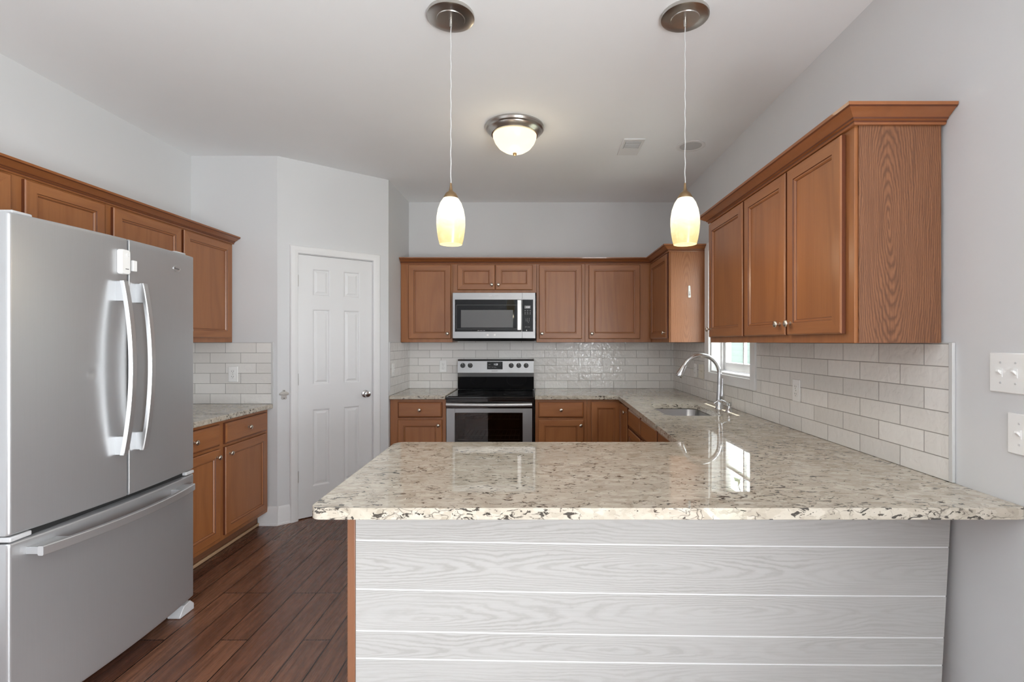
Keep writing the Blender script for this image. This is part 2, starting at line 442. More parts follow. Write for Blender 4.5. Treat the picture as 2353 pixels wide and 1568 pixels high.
struct(MB().box(XS-.10, XS, 4.25, YB, 0, ZC).build('wall_side', 'wall'))
w = MB(); w.box(XL-.12, XR+.16, YR-.12, YR, 0, ZC)
struct(w.build('wall_rear', 'wall'))
# angled wall with the pantry door
AL, AA = .867, math.atan2(.55, .67)
dx0, dx1, dzt = .144, .731, 2.062
aw = struct(thing('wall_angled', None, None, (-1.95, 3.70, 0), AA))
w = MB(); w.box(0, dx0, 0, .10, 0, ZC); w.box(dx1, AL, 0, .10, 0, ZC); w.box(dx0, dx1, 0, .10, dzt, ZC)
# rounded drywall corner bead
w.build('wall_panel', 'wall', aw)
# pantry door
pd = struct(thing('door_1', 'white six-panel pantry door in the angled wall, closed, with satin knob', 'door', (-1.95, 3.70, 0), AA))
m = MB(); D0, D1 = dx0+.003, dx1-.003; wd = D1-D0; yf = .012
px = [(D0+.105, D0+.105+.133), (D1-.105-.133, D1-.105)]
pz = [(.243, .849), (1.041, 1.639), (1.744, 1.957)]
zt = dzt-.004; zb = .008
xs = [D0, px[0][0], px[0][1], px[1][0], px[1][1], D1]
for a, b in ((0, 1), (2, 3), (4, 5)): m.box(xs[a], xs[b], yf, yf+.035, zb, zt)
zz = [zb] + [v for p in pz for v in p] + [zt]
for (x0, x1) in px:
    for k in range(0, len(zz), 2): m.box(x0, x1, yf, yf+.035, zz[k], zz[k+1])
    for (z0, z1) in pz:
        m.rings(x0, x1, z0, z1, [(0, yf), (.006, yf+.002), (.012, yf+.009), (.020, yf+.009), (.036, yf+.003), (.037, yf+.003)], mv=0, mh=0)
dleaf = m.build('door_leaf', 'door_white', pd)
k = MB().lathe([(0, 0), (.031, 0), (.031, .004), (.026, .009), (.011, .011), (.010, .030), (.018, .036), (.026, .046), (.027, .056), (.022, .064), (.010, .067), (0, .067)], rot_y(), 28)
k.build('door_knob', 'chrome', pd, (dx1-.062, yf, .945), smooth=40)
MB().box(-.0015, .0015, 0, .025, -.03, .03).build('latch_plate', 'nickel', pd, (dx1+.0005, .004, .945))
for hz in (1.853, 1.09, .337):
    h = MB(); h.tube([(0, -.004, -.045), (0, -.004, .045)], .006, 10); h.box(-.016, .0, .0, .004, -.044, .044)
    h.build('hinge', 'nickel', pd, (dx0-.002, .006, hz), smooth=40)
# casing round the door
tr = struct(thing('trim_1', 'white moulded casing around the pantry door', 'trim', (-1.95, 3.70, 0), AA))
prof = [(0, 0), (0, -.008), (.006, -.012), (.018, -.014), (.030, -.018), (.050, -.018), (.056, -.012), (.058, 0)]
m = MB(); a0, a1 = dx0-.002, dx1+.002; ztop = dzt+.003
rows = [[(a0-u, y, 0) for u, y in prof], [(a0-u, y, ztop+u) for u, y in prof], [(a1+u, y, ztop+u) for u, y in prof], [(a1+u, y, 0) for u, y in prof]]
m.sweep(None, rows); m.build('casing', 'white', tr, smooth=30)
m = MB(); m.box(dx0-.002, dx0+.002, 0, .1, 0, dzt); m.box(dx1-.002, dx1+.002, 0, .1, 0, dzt); m.box(dx0, dx1, 0, .1, dzt-.002, dzt+.003)
m.box(dx0, dx0+.012, .048, .06, 0, dzt); m.box(dx1-.012, dx1, .048, .06, 0, dzt); m.build('jamb', 'white', tr)
# baseboards
def baseboard(name, length, loc, rz):
    pr = [(0, 0), (-.018, 0), (-.018, .012), (-.014, .018), (-.014, .105), (-.010, .118), (-.010, .126), (-.004, .14), (0, .142)]
    m = MB(); m.sweep(None, [[(0, y, z) for y, z in pr], [(length, y, z) for y, z in pr]])
    return struct(m.build(name, 'white', None, loc, smooth=30, rot=(0, 0, rz)))
baseboard('baseboard_nook', .148, (-2.09, 3.70, 0), 0)
baseboard('baseboard_angled', dx0-.06+.006, (-1.955, 3.70-.0, 0), AA)
baseboard('baseboard_angled_end', AL-dx1-.06, (-1.95+math.cos(AA)*(dx1+.06), 3.70+math.sin(AA)*(dx1+.06), 0), AA)

# ------------------------------------------------------------------ side window over the sink
wn = struct(thing('window_1', 'white double-hung window with muntins over the sink', 'window', (XR, (WY0+WY1)/2, WZ0), -PI/2))
hw = (WY1-WY0)/2; H = WZ1-WZ0
m = MB()   # casing, flat boards around the opening
for a in (m,):
    a.box(-hw-.10+.012, -hw, -.022, -.002, -.068, H+.068); a.box(hw, hw+.068, -.022, -.002, -.068, H+.068)
    a.box(-hw, hw, -.022, -.002, -.068, 0); a.box(-hw, hw, -.022, -.002, H, H+.068)
m.build('window_casing', 'white', wn, bevel=.003)
m = MB(); m.box(-hw, -hw+.012, -.002, .155, 0, H); m.box(hw-.012, hw, -.002, .155, 0, H); m.box(-hw+.012, hw-.012, -.002, .155, 0, .014); m.box(-hw+.012, hw-.012, -.002, .155, H-.012, H)
m.box(-hw+.012, -hw+.03, .075, .09, .014, H-.012); m.box(hw-.03, hw-.012, .075, .09, .014, H-.012)
m.build('window_frame', 'white', wn, bevel=.002)
def sash(name, z0, z1, y0, rail):
    m = MB(); x0, x1 = -hw+.014, hw-.014
    m.box(x0, x0+.048, y0, y0+.035, z0, z1); m.box(x1-.048, x1, y0, y0+.035, z0, z1)
    m.box(x0+.048, x1-.048, y0, y0+.035, z0, z0+rail); m.box(x0+.048, x1-.048, y0, y0+.035, z1-.035, z1)
    s = m.build(name, 'white', wn, bevel=.003)
    g = MB(); zc = (z0+rail+z1-.035)/2
    g.box(-.009, .009, y0+.006, y0+.028, z0+rail, z1-.035); g.box(x0+.048, x1-.048, y0+.006, y0+.028, zc-.009, zc+.009)
    g.build('muntin', 'white', s)
    MB().box(x0+.046, x1-.046, y0+.016, y0+.019, z0+rail-.002, z1-.033).build('glass', 'pane', s)
sash('window_sash', .018, H/2+.018, .092, .062)
sash('window_sash', H/2-.018, H-.014, .124, .035)

# ------------------------------------------------------------------ patio opening in the right wall (where most of the daylight comes from)
pw = struct(thing('window_2', None, None, (XR+.10, -1.35, 0), -PI/2))
m = MB()
for x in (-1.15, -.025, 1.10): m.box(x, x+.05, -.03, .03, 0, 2.35)
m.box(-1.15, 1.15, -.03, .03, 2.29, 2.35); m.box(-1.15, 1.15, -.03, .03, 0, .04)
m.build('window_frame', 'white', pw)

# ------------------------------------------------------------------ outside the window
gr = struct(MB().box(1.56, 60, -20, 60, -.6, -.5).build('ground', 'lawn'))
nh = thing('house', 'pale green clapboard house seen through the sink window', 'house', (6.6, 14, -.5))
MB().box(0, 6, -7, 9, 0, 3.1).build('siding_wall', 'siding', nh)
m = MB(); m.prism([(-.4, 3.1), (3.0, 4.4), (6.4, 3.1)], lambda p, t: (p[0], t, p[1]), -7.4, 9.4); m.build('roof', 'greyscreen', nh)
for ya in (-7, 8.88): MB().box(-.03, .02, ya, ya+.12, 0, 3.1).build('corner_board', 'white', nh)
tr_ = thing('tree', 'leafy tree outside beyond the sink window', 'tree', (5.2, 9.4, -.5))
m = MB(); m.tube([(0, 0, 0), (.05, 0, 2), (.0, .1, 4), (.1, .2, 5.6)], [.16, .13, .09, .04], 10)
for a in range(7):
    an = a*.9; z = 2.6+a*.4; m.tube([(0, .05, z), (math.cos(an)*.7, math.sin(an)*.7, z+.6), (math.cos(an)*1.2, math.sin(an)*1.2, z+1.0)], [.05, .03, .012], 6)
m.build('trunk', 'bark', tr_)
m = MB(); rr = random.Random(3)
for i in range(900):
    th = rr.uniform(0, 2*PI); ph = rr.uniform(-.6, 1.2); R_ = rr.uniform(.5, 1.5)
    c = Vector((math.cos(th)*math.cos(ph)*R_, math.sin(th)*math.cos(ph)*R_, 4.6+math.sin(ph)*R_*1.2))
    a = Vector((rr.uniform(-1, 1), rr.uniform(-1, 1), rr.uniform(-1, 1))).normalized(); b = a.orthogonal().normalized()
    s = .11
    vs = [m.bm.verts.new(c+a*s), m.bm.verts.new(c+b*s*.5), m.bm.verts.new(c-a*s), m.bm.verts.new(c-b*s*.5)]; m.face(vs)
m.build('foliage', 'leaf', tr_)

# ------------------------------------------------------------------ tile backsplashes (6 rows, counter to cabinets)
ZT0, ZT1 = .915, 1.374
tg = 'glazed tile backsplashes'
tag(MB().box(XS+.009, XR-.009, YB-.009, YB-.001, ZT0, ZT1+.02).build('tile_backsplash', 'tile_x'), 'glossy off-white subway tile backsplash on the back wall behind the range', 'backsplash', tg)
m = MB(); x0, x1 = XR-.009, XR-.001
m.box(x0, x1, 1.635, WY0-.07, ZT0, ZT1); m.box(x0, x1, WY0-.07, WY1+.07, ZT0, WZ0-.069); m.box(x0, x1, WY1+.09, YB-.010, ZT0, ZT1)
rb = thing('tile_backsplash', 'matte off-white subway tile backsplash on the right wall, ending beside the light switches', 'backsplash', (0, 0, 0), group=tg)
m.build('tile_field', 'tile_y', rb)
MB().box(XR-.012, XR-.001, 1.618, 1.634, ZT0, ZT1+.004).build('edge_strip', 'edge', rb, bevel=.002)
MB().box(XR-.011, XR-.001, 1.634, 1.70, ZT1+.0005, ZT1+.004).build('edge_strip', 'edge', rb)
sb = thing('tile_backsplash', 'narrow off-white tile backsplash on the short side wall left of the range', 'backsplash', (0, 0, 0), group=tg)
MB().box(XS+.001, XS+.009, 4.272, YB-.010, ZT0, ZT1).build('tile_field', 'tile_y', sb)
MB().box(XS+.001, XS+.011, 4.258, 4.271, ZT0, ZT1+.003).build('edge_strip', 'edge', sb)
nb = thing('tile_backsplash', 'cream subway tile backsplash above the counter beside the refrigerator', 'backsplash', (0, 0, 0), group=tg)
MB().box(XL+.001, -1.992, YN-.009, YN-.001, ZT0, ZT1).build('tile_field', 'tile_x', nb)
MB().box(-1.9915, -1.98, YN-.011, YN-.001, ZT0, ZT1+.003).build('edge_strip', 'edge', nb)

# ------------------------------------------------------------------ cabinets
KNOB = [(0, 0), (.008, 0), (.008, .002), (.0045, .004), (.0045, .012), (.010, .015), (.0150, .019), (.0155, .023), (.012, .027), (.005, .029), (0, .029)]
def knob(parent, x, y, z):
    return MB().lathe(KNOB, rot_y(), 20).build('knob', 'knob', parent, (x, y, z), smooth=50)
def cab_door(parent, x0, x1, z0, z1, kn=None, y=-.001):
    m = MB(); f = .050
    m.rings(x0, x1, z0, z1, [(0, y), (0, y-.014), (.003, y-.018), (.006, y-.0195), (f, y-.0195), (f+.002, y-.016), (f+.007, y-.0155), (f+.011, y-.010), (f+.013, y-.0085), (f+.014, y-.0085)], back=True, glaze=(1, 5, 8), mg=2)
    d = m.build('door', ['wood_v', 'wood_h', 'glaze'], parent)
    if kn: knob(d, kn[0], y-.0195, kn[1])
    return d
def drawer(parent, x0, x1, z0, z1, kn=True, y=-.001):
    m = MB(); m.rings(x0, x1, z0, z1, [(0, y), (0, y-.011), (.004, y-.013), (.013, y-.0195), (.015, y-.0195)], back=True, mv=0, mh=0, glaze=(1, 2), mg=1)
    d = m.build('drawer', ['wood_h', 'glaze'], parent)
    if kn: knob(d, (x0+x1)/2, y-.0195, (z0+z1)/2)
    return d
ZD0, ZD1 = 1.409, 2.103
def upper(label, loc, rz, w, d, z0, z1, doors, group='wall cabinets', ends=None, name='wall_cabinet'):
    t = thing(name, label, 'cabinet', (loc[0], loc[1], z0), rz, group)
    b = MB().box(.0005, w-.0005, 0, d, 0, z1-z0).build('body', 'wood_v', t, bevel=.0012)
    for dd in doors:
        kn = (dd[4], dd[5]-z0) if len(dd) > 4 else None
        cab_door(t, dd[0], dd[1], dd[2]-z0, dd[3]-z0, kn)
    return t
def base(label, loc, rz, w, d, doors=(), drawers=(), group='base cabinets', name='base_cabinet', shoe=False, hollow=False):
    t = thing(name, label, 'cabinet', (loc[0], loc[1], 0), rz, group)
    if hollow:
        m = MB(); m.box(.0005, w-.0005, 0, .02, .105, .879); m.box(.0005, .018, .02, d, .105, .879); m.box(w-.018, w-.0005, .02, d, .105, .879); m.box(.018, w-.018, .02, d, .105, .125); m.box(.018, w-.018, d-.01, d, .125, .879)
        m.build('body', 'wood_v', t)
    else: MB().box(.0005, w-.0005, 0, d, .105, .879).build('body', 'wood_v', t, bevel=.0012)
    MB().box(.002, w-.002, .075, d, .001, .105).build('toe_kick', 'toe', t)
    if shoe: MB().box(.002, w-.002, .058, .074, .001, .022).build('shoe_strip', 'tan', t, bevel=.006, seg=3)
    for x0, x1, k in drawers: drawer(t, x0, x1, .722, .857, k)
    for dd in doors: cab_door(t, dd[0], dd[1], .135, dd[3] if len(dd) > 3 else .702, dd[2])
    return t
UB, UT = 1.376, 2.15
# left wall
FX = -2.285
upper('short oak-stained cabinet directly above the refrigerator', (FX, 1.62), PI/2, .985, .313, 1.85, UT, [(.08, .503, 1.875, ZD1, .46, 1.90), (.56, .965, 1.875, ZD1, .60, 1.90)])
upper('tall wall cabinet right of the refrigerator, above the side counter', (FX, 2.607), PI/2, 1.085, .313, UB, UT, [(.03, .533, ZD0, ZD1, .50, 1.457), (.557, 1.045, ZD0, ZD1, .59, 1.457)])
# back wall
FY = 4.625
upper('single-door wall cabinet left of the microwave', (XS+.003, FY), 0, .487, .295, UB, UT, [(.075, .474, ZD0, ZD1, .444, 1.457)])
upper('short two-door cabinet above the microwave', (-.789, FY), 0, .787, .295, 1.842, UT, [(.047, .398, 1.868, ZD1, .370, 1.915), (.404, .752, 1.868, ZD1, .432, 1.915)])
upper('single-door wall cabinet immediately right of the microwave', (-.001, FY), 0, .455, .295, UB, UT, [(.026, .425, ZD0, ZD1, .052, 1.457)])
upper('wide single-door wall cabinet next to the corner on the back wall', (.455, FY), 0, .622, .295, UB, UT, [(.034, .515, ZD0, ZD1, .062, 1.457)])
# right wall far corner
FXR = 1.079
ce = upper('corner wall cabinet left of the window with white hook on its side', (FXR, YB-.012), -PI/2, .918, .29, UB, UT, [(.335, .893, ZD0, ZD1, .862, 1.457)])
MB().box(.9185, .9225, .012, .289, .002, UT-UB-.002).build('side_panel', 'oak_soft', ce)
# right wall near group
upper('single-door wall cabinet beside the right side of the window', (FXR, 3.05), -PI/2, .525, .29, UB, UT, [(.022, .514, ZD0, ZD1, .05, 1.457)])
cr = upper('large two-door wall cabinet nearest us with grained oak end panel', (FXR, 2.524), -PI/2, .854, .29, UB, UT, [(.010, .424, ZD0, ZD1, .385, 1.457), (.440, .810, ZD0, ZD1, .474, 1.457)])
MB().box(.8545, .860, .012, .29, .001, UT-UB-.002).build('side_panel', 'oak', cr)

# crown mouldings: profile (out, z)
CP = [(.0, 2.112), (.008, 2.112), (.011, 2.118), (.011, 2.124), (.018, 2.127), (.020, 2.132), (.030, 2.138), (.046, 2.150), (.052, 2.152), (.057, 2.156), (.059, 2.166), (.0, 2.166)]
def crown(label, path, start_n=None, end_n=None):
    """path: 2D points along cabinet faces; room side is to the right of travel"""
    m = MB(); rows = []; P = [Vector(p) for p in path]; n = len(P)
    for i, p in enumerate(P):
        ds = []
        if i > 0: ds.append((P[i]-P[i-1]).normalized())
        if i < n-1: ds.append((P[i+1]-P[i]).normalized())
        ns = [Vector((d.y, -d.x)) for d in ds]
        if len(ns) == 1: off = ns[0]
        else:
            b = (ns[0]+ns[1]).normalized(); off = b/ b.dot(ns[0])
        rows.append([(p.x+off.x*u, p.y+off.y*u, z) for u, z in CP])
    m.sweep(None, rows)
    for k_, f_ in enumerate(m.bm.faces):
        if k_ < len(CP)*(n-1) and k_ % len(CP) in (2, 4, 8): f_.material_index = 1
    return tag(m.build('crown_molding', ['wood_crown', 'glaze'], smooth=25), label, 'crown molding', 'crown mouldings on the wall cabinets', 'thing')
M['wood_crown'] = plain('crown_wood', (.285, .10, .032), .34, var=.14, scale=30, Coat_Weight=.25)
e = .0015
crown('stained crown moulding running above the refrigerator cabinets', [(FX+e, 1.62), (FX+e, YN-.004)])
crown('stained crown moulding along the back wall cabinets and round the corner cabinet', [(XS+.003, FY-e), (FXR-e, FY-e), (FXR-e, YB-.012-.9225-e), (XR-.003, YB-.012-.9225-e)])
crown('stained crown moulding topping the near right wall cabinets', [(XR-.003, 3.05+e), (FXR-e, 3.05+e), (FXR-e, 2.524-.860-e), (XR-.003, 2.524-.860-e)])

# bases
base('two-door base cabinet with two drawers beside the refrigerator', (-2.02, 2.607), PI/2, 1.085, .575, [(.02, .508, (.47, .655)), (.56, 1.05, (.595, .655))], [(.02, .508, True), (.56, 1.05, True)], shoe=True)
BFY = 4.29
base('base cabinet left of the range with one drawer and door', (XS+.003, BFY), 0, .487, .63, [(.07, .455, (.425, .655))], [(.07, .455, True)])
base('base cabinet right of the range with one drawer and door', (-.012, BFY), 0, .452, .63, [(.028, .420, (.395, .655))], [(.028, .420, True)])
BFX = .735
lc = thing('base_cabinet', 'corner base cabinet with folding two-leaf door where the counters meet', 'cabinet', (.441, BFY, 0), 0, 'base cabinets')
m = MB(); m.box(.0, .928, .0, .63, .105, .879); m.box(BFX-.441, .928, -.415, 0, .105, .879); m.build('body', 'wood_v', lc)
m = MB(); m.box(.0, .928, .075, .63, .001, .105); m.box(BFX-.441+.075, .928, -.415, .075, .001, .105); m.build('toe_kick', 'toe', lc)
cab_door(lc, .035, .288, .135, .857)
m = MB(); f = .05
m.rings(0, .355, .135, .857, [(0, -.001), (0, -.015), (.003, -.019), (.006, -.0205), (f, -.0205), (f+.002, -.017), (f+.007, -.0165), (f+.011, -.011), (f+.013, -.0095)], back=True, glaze=(1, 5, 8), mg=2)
d2 = m.build('door', ['wood_v', 'wood_h', 'glaze'], lc, (BFX-.441, -.030, 0), rot=(0, 0, -PI/2))
knob(d2, .33, -.0205, .815)
base('sink base cabinet with two false drawer fronts under the sink', (BFX, 3.87), -PI/2, .94, .635, [(.015, .455, (.425, .655)), (.485, .925, (.515, .655))], [(.015, .455, False), (.485, .925, False)], hollow=True)
base('base cabinet between the sink cabinet and the peninsula', (BFX, 2.928), -PI/2, .64, .635, [(.015, .45, (.05, .655))], [(.015, .45, True)])

# peninsula
pn = thing('peninsula_cabinet', 'whitewashed shiplap-faced peninsula base under the near granite top', 'cabinet', (-.6, 1.62, 0), 0)
MB().box(.002, 1.93, .014, .645, .001, .879).build('body', 'wood_v', pn)
m = MB(); uvl = m.bm.loops.layers.uv.new('grain'); done = 0
PX0, PX1 = .004, 1.968; cuts = [.884, .702, .541, .404, .313, .175, .08, .0]
def gz(z, x):   # boards run a touch off level
    if z > .88 or z <= 0: return max(z, .001) if z <= 0 else .879
    u = (x-PX0)/(PX1-PX0); return z + .024*(1-u)**1.6
NX = 16
for bi, (a, b) in enumerate(zip(cuts, cuts[1:])):
    rows = []
    for i in range(NX+1):
        u = i/NX
        def xx(z): return (PX0+(PX1-PX0)*u) - (.030*(.879-z)/.55*u if True else 0)
        zt_, zb_ = gz(a, PX0+(PX1-PX0)*u)-.0008, gz(b, PX0+(PX1-PX0)*u)+.0008
        rows.append([(xx(zt_), .013, zt_), (xx(zt_), .003, zt_), (xx(zt_-.002), .0, zt_-.002), (xx(zb_+.002), .0, zb_+.002), (xx(zb_), .003, zb_), (xx(zb_), .013, zb_)])
    m.sweep(None, rows)
    fs_ = list(m.bm.faces)
    for f_ in fs_[done:]:
        for lp in f_.loops: lp[uvl].uv = (lp.vert.co.x+2+[.15, .47, .22, .60, .05, .3, .5][bi], lp.vert.co.z-(a+b)/2-.012)
    done = len(fs_)
m.build('shiplap_panel', 'shiplap', pn, smooth=20)
m = MB(); m.prism([(PX0, .002), (PX1-.049, .002), (PX1-.001, .878), (PX0, .878)], lambda p, t: (p[0], t, p[1]), .0012, .0125); m.build('groove_backing', 'white', pn)
MB().box(-.022, .003, -.004, .645, .001, .879).build('end_panel', 'panel_edge', pn, bevel=.0015)

# ------------------------------------------------------------------ granite worktops
ZCT, CTH = .914, .033
def arc(cx, cy, r, a0, a1, n=8): return [(cx+r*math.cos(math.radians(a0+(a1-a0)*i/n)), cy+r*math.sin(math.radians(a0+(a1-a0)*i/n))) for i in range(n+1)]
def slab(outline, holes=()):
    bm = bmesh.new(); edges = []
    for loop in [outline, *holes]:
        vs = [bm.verts.new((x, y, ZCT)) for x, y in loop]
        edges += [bm.edges.new((vs[i], vs[(i+1) % len(vs)])) for i in range(len(vs))]
    r = bmesh.ops.triangle_fill(bm, use_beauty=True, use_dissolve=False, edges=edges)
    fs = [g for g in r['geom'] if isinstance(g, bmesh.types.BMFace)]
    ex = bmesh.ops.extrude_face_region(bm, geom=fs)
    for g in ex['geom']:
        if isinstance(g, bmesh.types.BMVert): g.co.z -= CTH
    m = MB(); m.bm.free(); m.bm = bm
    return m
out = [(-.014, 4.255), (.685, 4.255)] + [(.704, 4.235)] + [(.664, 2.31), (.645, 2.290)]
out += arc(-.655+.05, 2.29-.05, .05, 90, 180, 6) + arc(-.641+.035, 1.378+.035, .035, 180, 270, 6) + arc(XR-.002-.02, 1.378+.02, .02, 270, 360, 4) + [(XR-.002, YB-.002), (-.014, YB-.002)]
SX0, SX1, SY0, SY1 = .825, 1.185, 3.10, 3.68
hole = arc(SX1-.07, SY1-.07, .07, 0, 90) + arc(SX0+.07, SY1-.07, .07, 90, 180) + arc(SX0+.07, SY0+.07, .07, 180, 270) + arc(SX1-.07, SY0+.07, .07, 270, 360)
tag(slab(out, [hole]).build('granite_countertop', 'granite', bevel=.007, seg=3), 'long speckled granite countertop covering the peninsula and the sink run', 'countertop', 'granite countertops')
tag(slab([(XS+.002, 4.255), (-.792, 4.255), (-.792, YB-.002), (XS+.002, YB-.002)]).build('granite_countertop', 'granite', bevel=.006, seg=3), 'small granite countertop left of the range', 'countertop', 'granite countertops')
tag(slab([(XL+.002, 2.575), (-1.98, 2.575), (-1.98, YN-.0025), (XL+.002, YN-.0025)]).build('granite_countertop', 'granite', bevel=.006, seg=3), 'granite countertop beside the refrigerator', 'countertop', 'granite countertops')

# sink
sk = thing('kitchen_sink', 'undermount stainless steel sink below the faucet', 'sink', (0, 0, 0))
def rr_loop(ins, z, r):
    x0, x1, y0, y1 = SX0+ins, SX1-ins, SY0+ins, SY1-ins
    return [(x, y, z) for x, y in arc(x1-r, y1-r, r, 0, 90)+arc(x0+r, y1-r, r, 90, 180)+arc(x0+r, y0+r, r, 180, 270)+arc(x1-r, y0+r, r, 270, 360)]
zt_ = ZCT-CTH-.0008
m = MB(); rows = [rr_loop(-.02, zt_, .08), rr_loop(-.004, zt_, .07), rr_loop(.0, zt_-.006, .07), rr_loop(.006, zt_-.15, .07), rr_loop(.02, zt_-.18, .06), rr_loop(.05, zt_-.19, .05)]
rv = [[m.bm.verts.new(p) for p in row] for row in rows]; n = len(rv[0])
for a, b in zip(rv, rv[1:]):
    for i in range(n): m.face([a[i], a[(i+1) % n], b[(i+1) % n], b[i]])
m.face(rv[-1]); bs = m.build('basin', 'sink', sk, smooth=60)
so = bs.modifiers.new('gauge', 'SOLIDIFY'); so.thickness = .0015
MB().lathe([(0, 0), (.03, 0), (.043, .002), (.045, .004), (.04, .004), (.03, .0015), (0, .001)], None, 24).build('drain', 'chrome', sk, ((SX0+SX1)/2, (SY0+SY1)/2, zt_-.1885), smooth=40)

# faucet
fc = thing('faucet', 'tall satin gooseneck pull-down faucet behind the sink', 'faucet', (1.272, 3.42, ZCT), 0)
MB().lathe([(0, 0), (.030, 0), (.030, .004), (.026, .010), (.024, .05), (.020, .09), (.0165, .15), (.0155, .17), (0, .17)], None, 28).build('body', 'chrome', fc, smooth=40)
R0 = .128; pts = [(0, 0, .165), (0, 0, .22)] + [(-R0+R0*math.cos(a), 0, .245+R0*math.sin(a)) for a in [PI*i/20 for i in range(0, 18)]]
MB().tube(pts, [.0150]*len(pts), 16).build('spout', 'chrome', fc, smooth=50)
a = PI*17/20; p0 = Vector((-R0+R0*math.cos(a), 0, .245+R0*math.sin(a))); dirv = Vector((-math.sin(a), 0, math.cos(a)))
sp_ = [p0 + dirv*s + Vector((-.010*(s/.1)**2*0, 0, 0)) for s in (0, .012, .03, .06, .085, .09)]
MB().tube(sp_, [.0155, .018, .021, .0255, .027, .024], 18).build('spray_head', 'chrome', fc, smooth=50)
m = MB(); m.tube([(0, -.012, .055), (0, -.034, .060), (0, -.044, .075), (0, -.046, .10), (0, -.050, .13), (0, -.055, .175), (0, -.058, .215)], [.010, .014, .017, .0165, .010, .007, .004], 14); m.build('lever_handle', 'chrome', fc, smooth=50)
# soap dispenser
sd = thing('soap_dispenser', 'short satin soap dispenser pump standing beside the faucet', 'soap dispenser', (1.282, 3.275, ZCT), 0)
MB().lathe([(0, 0), (.024, 0), (.024, .003), (.017, .014), (.012, .026), (.0105, .034), (.0105, .04), (.016, .044), (.017, .060), (.0145, .064), (0, .065)], None, 24).build('pump_body', 'chrome', sd, smooth=35)
MB().tube([(0, 0, .055), (-.02, .004, .064), (-.045, .008, .074), (-.07, .012, .072), (-.095, .016, .054)], [.006, .0062, .0062, .006, .0055], 12).build('nozzle', 'chrome', sd, smooth=50)

# ------------------------------------------------------------------ refrigerator (local x = along wall away from us, -y = room)
fr = thing('refrigerator', 'tall stainless french-door refrigerator with bottom freezer on the left', 'refrigerator', (-1.77, 1.647, 0), PI/2)
FW = .893
def bow(x): return -.032*(1-((x-FW/2)/(FW/2))**2)
def fdoor(name, x0, x1, z0, z1, r0, r1, mat='steel_v', dent=None, nx=48, nz=60, lip=0.0):
    prof = []; th = .062
    prof.append((x0, th)); 
    for i in range(7):
        a = PI/2*i/6; prof.append((x0+r0-r0*math.cos(a), bow(x0+r0)+r0-r0*math.sin(a)))
    for i in range(1, nx): x = x0+r0+(x1-r1-x0-r0)*i/nx; prof.append((x, bow(x)))
    for i in range(7):
        a = PI/2*i/6; prof.append((x1-r1+r1*math.sin(a), bow(x1-r1)+r1-r1*math.cos(a)))
    prof.append((x1, th))
    m = MB(); rows = []
    zs = [z0, z0+.002, z0+.006] + [z0+.006+(z1-z0-.012)*i/nz for i in range(1, nz)] + [z1-.006, z1-.002, z1]
    for z in zs:
        k = .004 if z in (z0, z1) else (.0012 if z in (z0+.002, z1-.002) else 0)
        row = []
        for x, y in prof:
            yy = y + (k if y < .05 else 0)
            if dent:
                d = math.hypot(x-dent[0], (z-dent[1])*.9)
                yy += .0022*math.exp(-(d/.012)**2) - .0009*math.exp(-((d-.026)/.012)**2)
            row.append((x, yy, z))
        rows.append(row)
    m.sweep(None, rows)
    return m.build(name, mat, fr, smooth=40)
fl = fdoor('door', 0, .4420, .727, 1.817, .012, .004, dent=(.272, 1.254), nx=70, nz=150)
frr = fdoor('door', .4510, FW, .727, 1.817, .004, .012)
frz = fdoor('freezer_drawer', 0, FW, .072, .700, .012, .012)
MB().box(.008, FW-.008, .068, .775, .035, 1.785).build('cabinet_body', 'fridge_side', fr, bevel=.004)
MB().box(.012, FW-.012, .016, .0675, .70, .7265).build('gasket_gap', 'dark', fr)
MB().box(.4425, .4505, -.024, .0675, .735, 1.812).build('gasket_gap', 'dark', fr)
MB().box(.02, FW-.02, .07, .12, .008, .072).build('kick_grille', 'dark', fr)
def hcurve(x, z0, z1, y_end, y_mid):
    n = 22; out = []
    for i in range(n+1):
        u = i/n; out.append((x, y_end+(y_mid-y_end)*(1-(2*u-1)**2), z0+(z1-z0)*u))
    return out
def bar(pts, w, t, axis):   # rectangular bar swept; axis 'z' (upright) or 'x'
    m = MB(); rows = []
    c = .003
    sec = [(-w, -t+c), (-w+c, -t), (w-c, -t), (w, -t+c), (w, t-c), (w-c, t), (-w+c, t), (-w, t-c)]
    for p in pts:
        if axis == 'z': rows.append([(p[0]+a, p[1]+b, p[2]) for a, b in sec])
        else: rows.append([(p[0], p[1]+b, p[2]+a) for a, b in sec])
    return m.sweep(None, rows)
for dobj, x in ((fl, .396), (frr, .4975)):
    m = bar(hcurve(x, .911, 1.634, -.056, -.092), .0135, .009, 'z')
    hb = m.build('handle', 'steel_bar', dobj, smooth=30)
    s0 = bow(x)
    for za, zb_ in ((.911, .99), (1.548, 1.634)): MB().box(x-.0125, x+.0125, -.066, s0+.004, za+.001, zb_-.001).build('handle_mount', 'steel_v', dobj, bevel=.002)
n = 26; pts = [(.05+.755*i/n, -.058-.048*(1-(2*i/n-1)**2), .658) for i in range(n+1)]
bar(pts, .0165, .010, 'x').build('handle', 'steel_bar', frz, smooth=30)
for xa, xb in ((.052, .15), (.705, .803)):
    MB().box(xa, xb, -.064, min(bow(xa), bow(xb))+.016, .645, .671).build('handle_mount', 'steel_v', frz, bevel=.002)
for xa, xb in ((.0, .075), (.83, FW-.004)):
    MB().box(xa+.002, xb, -.004, .06, .7045, .722).build('hinge_cover', 'hinge_grey', fr, bevel=.004)
